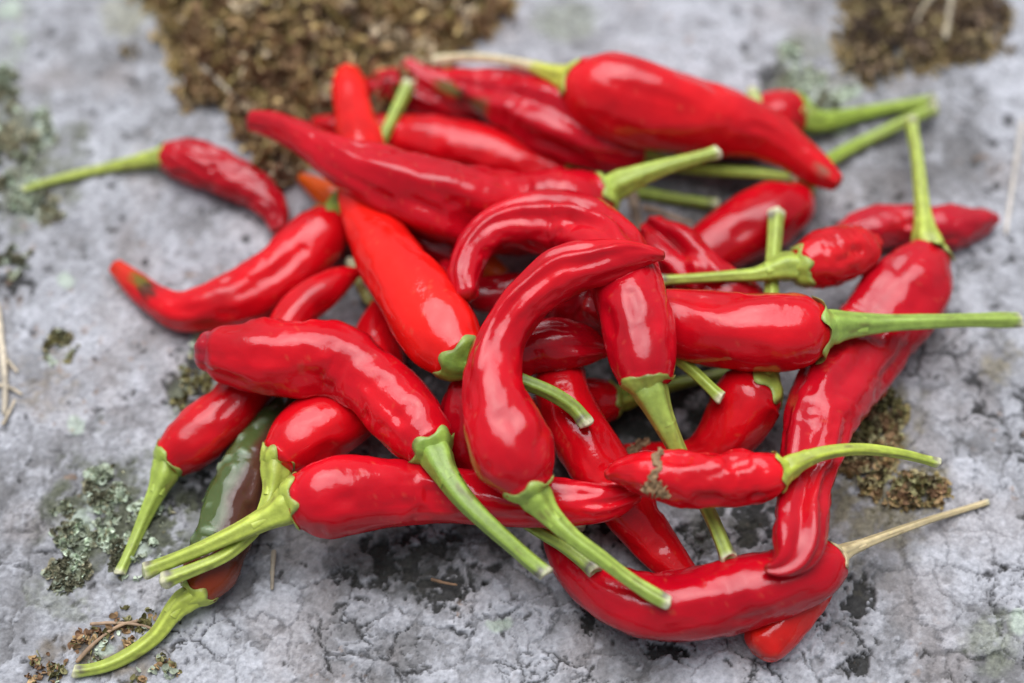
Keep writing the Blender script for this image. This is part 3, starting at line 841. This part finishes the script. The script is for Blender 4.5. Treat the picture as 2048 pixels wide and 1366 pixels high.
# olive and mint lichen films, plus shade painted dark in the pile's gaps
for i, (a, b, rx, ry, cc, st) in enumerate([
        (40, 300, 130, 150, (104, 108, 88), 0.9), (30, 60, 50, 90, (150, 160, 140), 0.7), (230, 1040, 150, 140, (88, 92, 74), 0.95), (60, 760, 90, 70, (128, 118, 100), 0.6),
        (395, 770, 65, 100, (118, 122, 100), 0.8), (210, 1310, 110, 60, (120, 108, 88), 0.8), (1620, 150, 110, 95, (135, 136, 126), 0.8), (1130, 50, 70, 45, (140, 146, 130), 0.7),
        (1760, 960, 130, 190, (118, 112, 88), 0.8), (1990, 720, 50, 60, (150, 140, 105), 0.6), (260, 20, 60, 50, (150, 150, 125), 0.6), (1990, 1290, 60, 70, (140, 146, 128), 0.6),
        (830, 1125, 170, 80, (56, 56, 52), 0.8), (950, 1080, 90, 50, (60, 60, 58), 0.7), (600, 690, 130, 90, (66, 64, 60), 0.8), (790, 640, 110, 110, (60, 58, 56), 0.8), (1430, 390, 130, 80, (70, 70, 66), 0.8), (1180, 760, 260, 220, (52, 54, 50), 0.9), (900, 850, 120, 130, (50, 50, 48), 0.8),  # blackish stain that also paints in shade beneath and between the chilies
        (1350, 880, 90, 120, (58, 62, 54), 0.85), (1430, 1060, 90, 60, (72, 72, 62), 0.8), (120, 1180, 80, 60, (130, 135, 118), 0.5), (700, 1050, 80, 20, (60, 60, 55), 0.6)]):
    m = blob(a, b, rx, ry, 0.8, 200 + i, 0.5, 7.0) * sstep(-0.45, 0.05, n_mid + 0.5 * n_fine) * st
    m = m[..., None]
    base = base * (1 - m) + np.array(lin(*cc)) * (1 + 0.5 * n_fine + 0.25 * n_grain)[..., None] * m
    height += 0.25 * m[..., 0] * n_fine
for i, (a, b, rx, ry) in enumerate([(90, 260, 26, 30), (60, 400, 30, 40), (10, 160, 18, 40), (20, 20, 26, 20), (1655, 205, 36, 34), (1580, 115, 26, 26), (1680, 260, 22, 12), (200, 1000, 40, 24), (160, 1040, 30, 30),
                                    (260, 1090, 40, 26), (150, 850, 20, 20), (2035, 1240, 18, 30), (1710, 180, 18, 16), (130, 560, 14, 20), (210, 1300, 22, 14), (1000, 1250, 30, 14)]):
    m = blob(a, b, rx, ry, 0.7, 300 + i, 0.4, 3.5)[..., None] * 0.8
    base = base * (1 - m) + np.array(lin(186, 200, 184)) * (1 + 0.25 * n_fine)[..., None] * m
    height += 0.35 * m[..., 0]
# rusty crumbs of soil
rust = sstep(0.45, 0.6, fbm2(x / 2.4 + 70, y / 2.4, 3, 400, 0.6)) * sstep(0.1, 0.4, fbm2(x / 20 + 7, y / 20, 3, 401))
base = base * (1 - 0.5 * rust[..., None]) + np.array(lin(150, 120, 92)) * 0.5 * rust[..., None]

base = np.clip(base * np.array([0.91, 0.89, 0.87]) * (1 - 0.08 * crusty)[..., None], 0.004, 0.85)
fall = np.clip((np.maximum(np.abs(GX), np.abs(GY)) - 0.3) / 0.6, 0, 1)
Z = height * 0.001 - fall ** 2 * 0.15 - 0.0004


def ground_z(px_, py_):
    i = np.clip(np.searchsorted(gx, px_), 1, len(gx) - 1); j = np.clip(np.searchsorted(gy, py_), 1, len(gy) - 1)
    return Z[j, i]


ny_, nx_ = GX.shape
i = np.arange(ny_ - 1)[:, None] * nx_; j = np.arange(nx_ - 1)[None]
F = np.stack([i + j, i + j + 1, i + j + 1 + nx_, i + j + nx_], -1).reshape(-1, 4)
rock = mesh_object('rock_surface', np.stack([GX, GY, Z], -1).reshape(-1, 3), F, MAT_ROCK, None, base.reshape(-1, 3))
rock['kind'] = 'structure'

# ------------------------------------------------------------------ moss and lichen that nobody could count
def flakes(name, label, cat, centers, n, size, mound, palette, seed, mat, curl=1.0, flatness=0.5, narrow=0.55, gaps=-0.4):
    g = np.random.default_rng(seed)
    pts = []
    pxc = np.array([c[:4] for c in centers], float)
    area = pxc[:, 2] * pxc[:, 3]; area = area / area.sum()
    got = 0
    while got < n:
        m_ = n * 2
        k = g.choice(len(pxc), m_, p=area)
        a = g.uniform(0, 2 * math.pi, m_); rr = np.sqrt(g.uniform(0, 1, m_)) * 1.25
        u = pxc[k, 0] + np.cos(a) * rr * pxc[k, 2]; v = pxc[k, 1] + np.sin(a) * rr * pxc[k, 3]
        w_, _ = unproject(u, v, np.zeros(m_))
        xm, ym = w_[:, 0] * 1000, w_[:, 1] * 1000
        edge = rr + 0.42 * fbm2(xm / 8.0, ym / 8.0, 3, seed, 0.6)
        cl_ = fbm2(xm / 2.6 + 40, ym / 2.6, 2, seed + 9)
        ok = (edge < 1.0) & (cl_ > gaps) & (g.uniform(0, 1, m_) < np.minimum(1.0, (1.05 - edge) * 3.0))
        pts.append(np.stack([w_[ok, 0], w_[ok, 1], 1 - np.maximum(edge[ok], 0)], 1))
        got += int(ok.sum())
    P = np.concatenate(pts)[:n]
    bumpy = sstep(0.15, 0.85, 0.5 + 0.7 * fbm2(P[:, 0] * 1000 / 4.5, P[:, 1] * 1000 / 4.5, 3, seed + 3, 0.6))
    gz = ground_z(P[:, 0], P[:, 1])
    top = mound * (sstep(0, 0.35, P[:, 2])) * (0.35 + 0.9 * bumpy)
    pz = gz + top * g.uniform(0.15, 1.0, n) ** 0.5
    # leaf template: 5 x 3 vertices, curled
    us = np.linspace(0, 1, 5); vs = np.array([-1, 0, 1.0])
    UU, VV = np.meshgrid(us, vs, indexing='ij')
    wd = np.sin(np.pi * (0.12 + 0.8 * UU)) * narrow
    sz = size * g.uniform(0.5, 1.35, n)
    crl = g.uniform(0.4, 2.2, n) * curl * g.choice([-1, 1], n, p=[0.3, 0.7])
    ang = UU[None] * crl[:, None, None]
    lx = np.where(np.abs(crl)[:, None, None] > 0.05, np.sin(ang) / crl[:, None, None], UU[None])
    lz = (1 - np.cos(ang)) / crl[:, None, None]
    ly = VV[None] * wd[None] * 0.5 + 0 * lx
    lz = lz + 0.22 * np.abs(VV)[None] * wd[None] * g.choice([-1, 1], n)[:, None, None]
    loc = np.stack([lx - 0.4, ly, lz], -1) * sz[:, None, None, None]
    az = g.uniform(0, 2 * math.pi, n); el = g.normal(flatness, 0.45, n); ro = g.normal(0, 0.5, n)
    ca, sa, ce, se, cr_, sr = np.cos(az), np.sin(az), np.cos(el), np.sin(el), np.cos(ro), np.sin(ro)
    Rz = np.zeros((n, 3, 3)); Rz[:, 0, 0] = ca; Rz[:, 0, 1] = -sa; Rz[:, 1, 0] = sa; Rz[:, 1, 1] = ca; Rz[:, 2, 2] = 1
    Ry = np.zeros((n, 3, 3)); Ry[:, 0, 0] = ce; Ry[:, 0, 2] = -se; Ry[:, 2, 0] = se; Ry[:, 2, 2] = ce; Ry[:, 1, 1] = 1
    Rx = np.zeros((n, 3, 3)); Rx[:, 0, 0] = 1; Rx[:, 1, 1] = cr_; Rx[:, 1, 2] = -sr; Rx[:, 2, 1] = sr; Rx[:, 2, 2] = cr_
    Rm = Rz @ Ry @ Rx
    Vw = np.einsum('nij,nabj->nabi', Rm, loc) + np.stack([P[:, 0], P[:, 1], pz], -1)[:, None, None]
    pal_ = np.array([lin(*q[:3]) for q in palette]); wts = np.array([q[3] for q in palette], float); wts /= wts.sum()
    patch = 0.5 + 0.5 * fbm2(P[:, 0] * 1000 / 6.0 + 20, P[:, 1] * 1000 / 6.0, 2, seed + 5)
    kk = g.choice(len(pal_), n, p=wts)
    # neighbouring leaves tend to share a colour
    kk2 = np.clip((sstep(0.15, 0.85, patch) * len(pal_)).astype(int), 0, len(pal_) - 1)
    kk = np.where(g.uniform(0, 1, n) < 0.65, kk2, kk)
    cl = pal_[kk] * g.uniform(0.7, 1.3, n)[:, None]
    if cat == 'moss':       # younger, straw yellow growth along the margin
        ew = ((1 - sstep(0.05, 0.30, P[:, 2])) * 0.65)[:, None]
        cl = cl * (1 - ew) + lin(176, 156, 106)[None] * ew * g.uniform(0.7, 1.2, n)[:, None]
    colr = np.repeat(cl[:, None], 15, 1) * (1 + 0.25 * (UU.ravel() - 0.5))[None, :, None]
    q = []
    for a_ in range(4):
        for b_ in range(2):
            q.append([a_ * 3 + b_, a_ * 3 + b_ + 1, (a_ + 1) * 3 + b_ + 1, (a_ + 1) * 3 + b_])
    q = np.array(q)
    F_ = (np.arange(n)[:, None, None] * 15 + q[None]).reshape(-1, 4)
    o = mesh_object(name, Vw.reshape(-1, 3), F_, mat, None, np.clip(colr.reshape(-1, 3), 0, 1))
    o['kind'] = 'stuff'; o['label'] = label; o['category'] = cat
    return o


BROWN = [(150, 122, 90, 3), (126, 98, 74, 3), (172, 144, 104, 2.5), (188, 164, 112, 1.6), (150, 134, 86, 1.2), (92, 74, 60, 1.5), (200, 182, 150, 0.8)]
OLIVE = [(128, 122, 80, 3), (98, 94, 62, 2), (150, 146, 104, 2), (84, 74, 54, 2), (170, 160, 120, 1)]
MINT = [(160, 168, 146, 3), (192, 204, 180, 1.6), (132, 136, 112, 2.6), (104, 102, 82, 2.5), (162, 156, 128, 1.5)]
flakes('moss', 'large mat of curled brown moss along the top behind the pile', 'moss',
       [(620, -40, 360, 110), (620, 70, 330, 110), (560, 150, 210, 90), (520, 250, 70, 70), (560, 330, 55, 50), (900, 20, 120, 70), (760, 200, 90, 70)], 12500, 0.0046, 0.0070, BROWN, 21, MAT_MOSS, curl=1.2, flatness=0.6, narrow=0.36)
flakes('moss', 'rounded cushion of brown moss in the top right corner', 'moss',
       [(1820, 20, 160, 110), (1790, 90, 120, 80), (1930, 40, 110, 90), (1830, -80, 190, 90)], 6500, 0.0026, 0.0045, [(134, 114, 94, 3), (110, 94, 80, 3), (150, 130, 100, 2), (166, 150, 108, 1.2), (86, 74, 64, 2)], 22, MAT_MOSS)
flakes('moss', 'thin olive brown moss beside the long wrinkled chili at the right', 'moss',
       [(1760, 850, 60, 90), (1740, 940, 60, 70), (1810, 980, 90, 45), (1870, 985, 35, 30), (1700, 900, 50, 60)], 1900, 0.0024, 0.0016, OLIVE + BROWN[:4], 23, MAT_MOSS, flatness=0.25, gaps=-0.22)
flakes('lichen', 'pale green leafy lichen on the rock at the left edge', 'lichen',
       [(50, 290, 70, 50), (40, 380, 60, 50), (90, 260, 40, 35), (15, 180, 30, 50), (30, 520, 30, 30), (100, 420, 30, 30)], 1500, 0.0018, 0.0007, MINT, 24, MAT_MOSS, curl=1.0, flatness=0.15, narrow=0.85, gaps=-0.05)
flakes('lichen', 'pale green leafy lichen under the stems at the lower left', 'lichen',
       [(200, 1010, 90, 50), (180, 1080, 80, 50), (270, 1110, 60, 50), (130, 1150, 50, 40), (210, 960, 50, 30), (330, 1030, 20, 40)], 2300, 0.0016, 0.0007, MINT, 25, MAT_MOSS, curl=1.0, flatness=0.15, narrow=0.85, gaps=-0.05)
flakes('lichen', 'grey green lichen tufts beside the bulging chili at the left', 'lichen',
       [(395, 760, 30, 55), (375, 820, 40, 30), (400, 700, 16, 30), (120, 700, 30, 40)], 450, 0.0017, 0.0008, OLIVE + MINT[:2], 26, MAT_MOSS, curl=1.0, flatness=0.3, narrow=0.7, gaps=-0.05)
flakes('lichen', 'mint green lichen flakes behind the top right chili', 'lichen',
       [(1655, 210, 28, 34), (1580, 110, 26, 26), (1690, 185, 16, 18), (1680, 262, 24, 10), (1600, 160, 50, 30)], 300, 0.0020, 0.0006, MINT[:4], 27, MAT_MOSS, curl=0.5, flatness=0.1, narrow=0.85)
flakes('lichen', 'crumbs of lichen and dry soil in the lower left corner', 'lichen',
       [(210, 1290, 80, 40), (90, 1340, 60, 30), (270, 1240, 50, 30), (300, 1340, 50, 30)], 420, 0.0017, 0.0008, OLIVE[:3] + BROWN[:3] + MINT[:2], 28, MAT_MOSS, curl=1.0, flatness=0.3, narrow=0.7, gaps=-0.05)

# ------------------------------------------------------------------ bits of straw and stalk
def strand(name, label, cat, pts, rad_px, col, z0=0.001, zs=None, group='dry stalks scattered on the rock'):
    P = np.array(pts, float)
    Q, _ = catmull(np.concatenate([P, np.zeros((len(P), 1))], 1), 26)
    zz = np.full(26, z0) if zs is None else np.interp(np.linspace(0, 1, 26), np.linspace(0, 1, len(zs)), zs)
    C, dep = unproject(Q[:, 0], Q[:, 1], zz)
    if zs is None:
        C[:, 2] = np.maximum(C[:, 2], ground_z(C[:, 0], C[:, 1]) + rad_px * PX * 0.6)
        for _ in range(6): C[1:-1] = (C[:-2] + 2 * C[1:-1] + C[2:]) / 4
    ns = 10
    th = np.linspace(0, 2 * math.pi, ns, endpoint=False)
    r = rad_px * PX * (1 - 0.35 * np.linspace(0, 1, 26)); r[0] *= 0.7; r[-1] *= 0.6
    X = np.arange(26)[:, None] * 0.35 + 0 * th[None]
    sd_ = int(P[0, 0]) % 97
    V, T, _ = sweep(C, r, 0.7, ns, 1 + 0.18 * noise3(X, np.cos(th)[None] + 0 * X, np.sin(th)[None] + 0 * X, sd_))
    v = V.reshape(-1, 3)
    cc = np.array(lin(*col))[None] * (1 + 0.25 * noise2(X * 0.8, X * 0 + 3, sd_).ravel())[:, None]
    v = np.concatenate([v, [C[0]], [C[-1]]]); cc = np.concatenate([cc, cc[:1], cc[-1:]])
    a = len(v) - 2; j = np.arange(ns); j2 = (j + 1) % ns
    tri = np.concatenate([np.stack([np.full(ns, a), j2, j], 1), np.stack([np.full(ns, a + 1), 25 * ns + j, 25 * ns + j2], 1)])
    o = mesh_object(name, v, tube_faces(26, ns), MAT_STRAW, None, np.clip(cc, 0, 1), tri=tri)
    o['label'] = label; o['category'] = cat; o['group'] = group
    return o


strand('dry_stalk', 'pale straw lying slanted on the moss cushion at the top right', 'dry stalk', [(1905, -30), (1898, 30), (1890, 78)], 8, (176, 164, 138), zs=[0.009, 0.006, 0.0045])
strand('dry_stalk', 'thin bent straw on the left side of the top right moss cushion', 'dry stalk', [(1880, -20), (1850, 10), (1832, 45)], 6, (168, 156, 130), zs=[0.008, 0.006, 0.0045])
strand('dry_stalk', 'long faint straw near the right edge of the rock', 'dry stalk', [(2046, 240), (2032, 330), (2018, 420), (2012, 470)], 6, (196, 188, 176))
strand('dry_stalk', 'straw blade standing up at the left edge of the rock', 'dry stalk', [(-10, 600), (2, 680), (10, 760), (8, 830)], 8, (196, 184, 160))
strand('dry_stalk', 'curved brown stalk beside the yellow green stem in the lower left corner', 'dry stalk', [(152, 1325), (190, 1285), (240, 1250), (290, 1240)], 4, (160, 132, 104))
strand('dry_stalk', 'brown stalk crossing the curved one in the lower left corner', 'dry stalk', [(180, 1248), (235, 1246), (280, 1250), (330, 1268)], 3.5, (156, 130, 104))
strand('dry_stalk', 'short pale straw bit on bare rock below the level chili', 'dry stalk', [(548, 1100), (545, 1140), (544, 1180)], 5, (160, 148, 128))
strand('dry_stalk', 'small rusty fibre in the dark hollow below the pile', 'dry stalk', [(862, 1158), (890, 1166), (915, 1170)], 3.5, (120, 92, 66))
strand('dry_stalk', 'tan dried stalk standing in the gap beside the broad chili', 'dry stalk', [(1262, 385), (1270, 415), (1276, 455), (1272, 480)], 13, (128, 112, 92), zs=[0.006, 0.005, 0.004, 0.003])
strand('dry_stalk', 'thin tan stalk reaching from the gap to the deep red chili', 'dry stalk', [(1285, 415), (1320, 424), (1352, 436), (1385, 448)], 7, (140, 120, 96), zs=[0.006, 0.006, 0.006, 0.005])
strand('dry_stalk', 'faint straw on the moss mat left of the orange red chili', 'dry stalk', [(400, 130), (440, 165), (480, 205)], 5, (170, 160, 140), zs=[0.006, 0.006, 0.006])

# loose dry grass roots at the left edge
for k, (pp) in enumerate([[(-5, 700), (15, 720), (35, 745)], [(-5, 770), (20, 775), (45, 790)], [(5, 850), (20, 820), (30, 800)]]):
    strand('dry_stalk', ['fine pale fibre high in the tangle at the left edge', 'fine pale fibre lying level at the left edge', 'fine pale fibre low in the tangle at the left edge'][k], 'dry stalk', pp, 4, (186, 172, 146))


def height_of(key, frac):
    c = [q for q in CH if q['key'] == key][0]
    k = int(frac * (len(c['zb']) - 1))
    C, d = unproject([c['B'][k, 0]], [c['B'][k, 1]], [c['zb'][k] * PX])
    return c['zb'][k] * PX, c['B'][k, 2] * PX


def dried_scrap(name, label, cat, pts, z0, seed):
    """a crumpled shred of dried petal: a ribbon with torn edges, folds and thickness"""
    P = np.array(pts, float)          # x, y, half width, extra height in px
    n = 34
    Q, _ = catmull(P, n)
    g = np.random.default_rng(seed)
    m = 9
    vs = np.linspace(-1, 1, m)
    C, dep = unproject(Q[:, 0], Q[:, 1], z0 + Q[:, 3] * PX)
    T, N, Bn = frames(C, -CAM_DIR)
    I = np.arange(n)[:, None] * 0.35 + 0 * vs[None]; J = vs[None] * 1.3 + 0 * I
    w = Q[:, 2] * PX
    tear = 1 + 0.45 * noise2(I * 2.2, np.sign(J) * 3 + 0 * I, seed) * np.abs(J)
    lift = (noise2(I * 1.6, J * 1.6 + 5, seed + 1) * 0.5 + 0.35 * noise2(I * 4, J * 3, seed + 2))
    top = C[:, None] + Bn[:, None] * (vs[None] * w[:, None] * tear)[..., None] + N[:, None] * (lift * w[:, None] * 0.9)[..., None]
    bot = top - N[:, None] * 0.00018
    v = np.concatenate([top.reshape(-1, 3), bot.reshape(-1, 3)])
    a, b = np.meshgrid(np.arange(n - 1), np.arange(m - 1), indexing='ij'); a = a.ravel(); b = b.ravel()
    f_ = np.stack([a * m + b, a * m + b + 1, (a + 1) * m + b + 1, (a + 1) * m + b], 1)
    off = n * m
    F_ = [f_, f_[:, ::-1] + off]
    e = np.arange(n - 1)
    F_.append(np.stack([e * m, (e + 1) * m, (e + 1) * m + off, e * m + off], 1))
    F_.append(np.stack([e * m + m - 1, e * m + m - 1 + off, (e + 1) * m + m - 1 + off, (e + 1) * m + m - 1], 1))
    F_ = np.concatenate(F_)
    cb = np.array(lin(140, 112, 78))[None] * (1 + 0.45 * noise2(I * 2.5, J * 2.5, seed + 3).ravel())[:, None]
    cb = np.concatenate([cb, cb * 0.9])
    o = mesh_object(name, v, F_, MAT_STRAW, None, np.clip(cb, 0.01, 0.8))
    o['label'] = label; o['category'] = cat
    return o


zI, rI = height_of('I', 0.78)
dried_scrap('dried_petal', 'crumpled brown petal shred stuck over the tip of the small chili', 'dried petal',
            [(1324, 898, 6, 40), (1312, 915, 7, 50), (1319, 936, 5, 52), (1306, 953, 8, 50), (1316, 975, 7, 40), (1340, 995, 5, 25)], zI, 5)
dried_scrap('dried_petal', 'brown petal flap hanging below the tip of the small chili', 'dried petal',
            [(1284, 978, 8, 20), (1300, 976, 13, 34), (1318, 980, 14, 34), (1334, 990, 8, 24)], zI, 6)
zG, rG = height_of('G', 0.93)
dried_scrap('dried_petal', 'brown dried shred on the chili tip below the hook shaped chili', 'dried petal',
            [(1240, 905, 5, 20), (1262, 902, 8, 28), (1280, 888, 10, 30), (1300, 884, 8, 26)], zG, 7)

# cut stem stub showing between two chilies, and another at the top right
def stub(label, pts, z, rad):
    P = np.array(pts, float)
    n = 16
    Q, _ = catmull(np.concatenate([P, np.zeros((len(P), 1))], 1), n)
    C, dep = unproject(Q[:, 0], Q[:, 1], np.full(n, z))
    ns = 18
    th = np.linspace(0, 2 * math.pi, ns, endpoint=False)
    r = np.full(n, rad * PX); r[0] *= 0.55; r[1] *= 0.85; r[-1] *= 0.3; r[-2] *= .8
    X = np.arange(n)[:, None] * 0.3 + 0 * th[None]
    V, T, _ = sweep(C, r, 1.0, ns, 1 + 0.06 * np.cos(5 * th[None]) + 0.1 * noise3(X, np.cos(th)[None] + 0 * X, np.sin(th)[None] + 0 * X, 4))
    v = np.concatenate([V.reshape(-1, 3), [C[0] + T[0] * 0.0003], [C[-1]]])
    t = np.clip(np.arange(n) / 5.0, 0, 1)[:, None, None]
    cc = np.array([0.66, 0.62, 0.44]) * (1 - t) + np.array([0.40, 0.46, 0.14]) * t + 0 * V
    cc = np.concatenate([cc.reshape(-1, 3), [[0.7, 0.66, 0.46]], [[0.4, 0.46, 0.14]]])
    a = len(v) - 2; j = np.arange(ns); j2 = (j + 1) % ns
    tri = np.concatenate([np.stack([np.full(ns, a), j2, j], 1), np.stack([np.full(ns, a + 1), (n - 1) * ns + j, (n - 1) * ns + j2], 1)])
    o = mesh_object('stem_stub', v, tube_faces(n, ns), MAT_STEM, None, cc, tri=tri)
    o['label'] = label; o['category'] = 'stem'


stub('cream cut stem end between the orange red chili and the far left chili', [(698, 518), (712, 540), (728, 575), (745, 610)], 0.0055, 13)
stub('cream stem stub behind the thick chili at the top right', [(1502, 176), (1506, 190), (1512, 210), (1518, 230)], 0.0140, 14)
stub('green brown stem stub under the level chili below the middle', [(1160, 1062), (1152, 1035), (1150, 1010)], 0.003, 15)
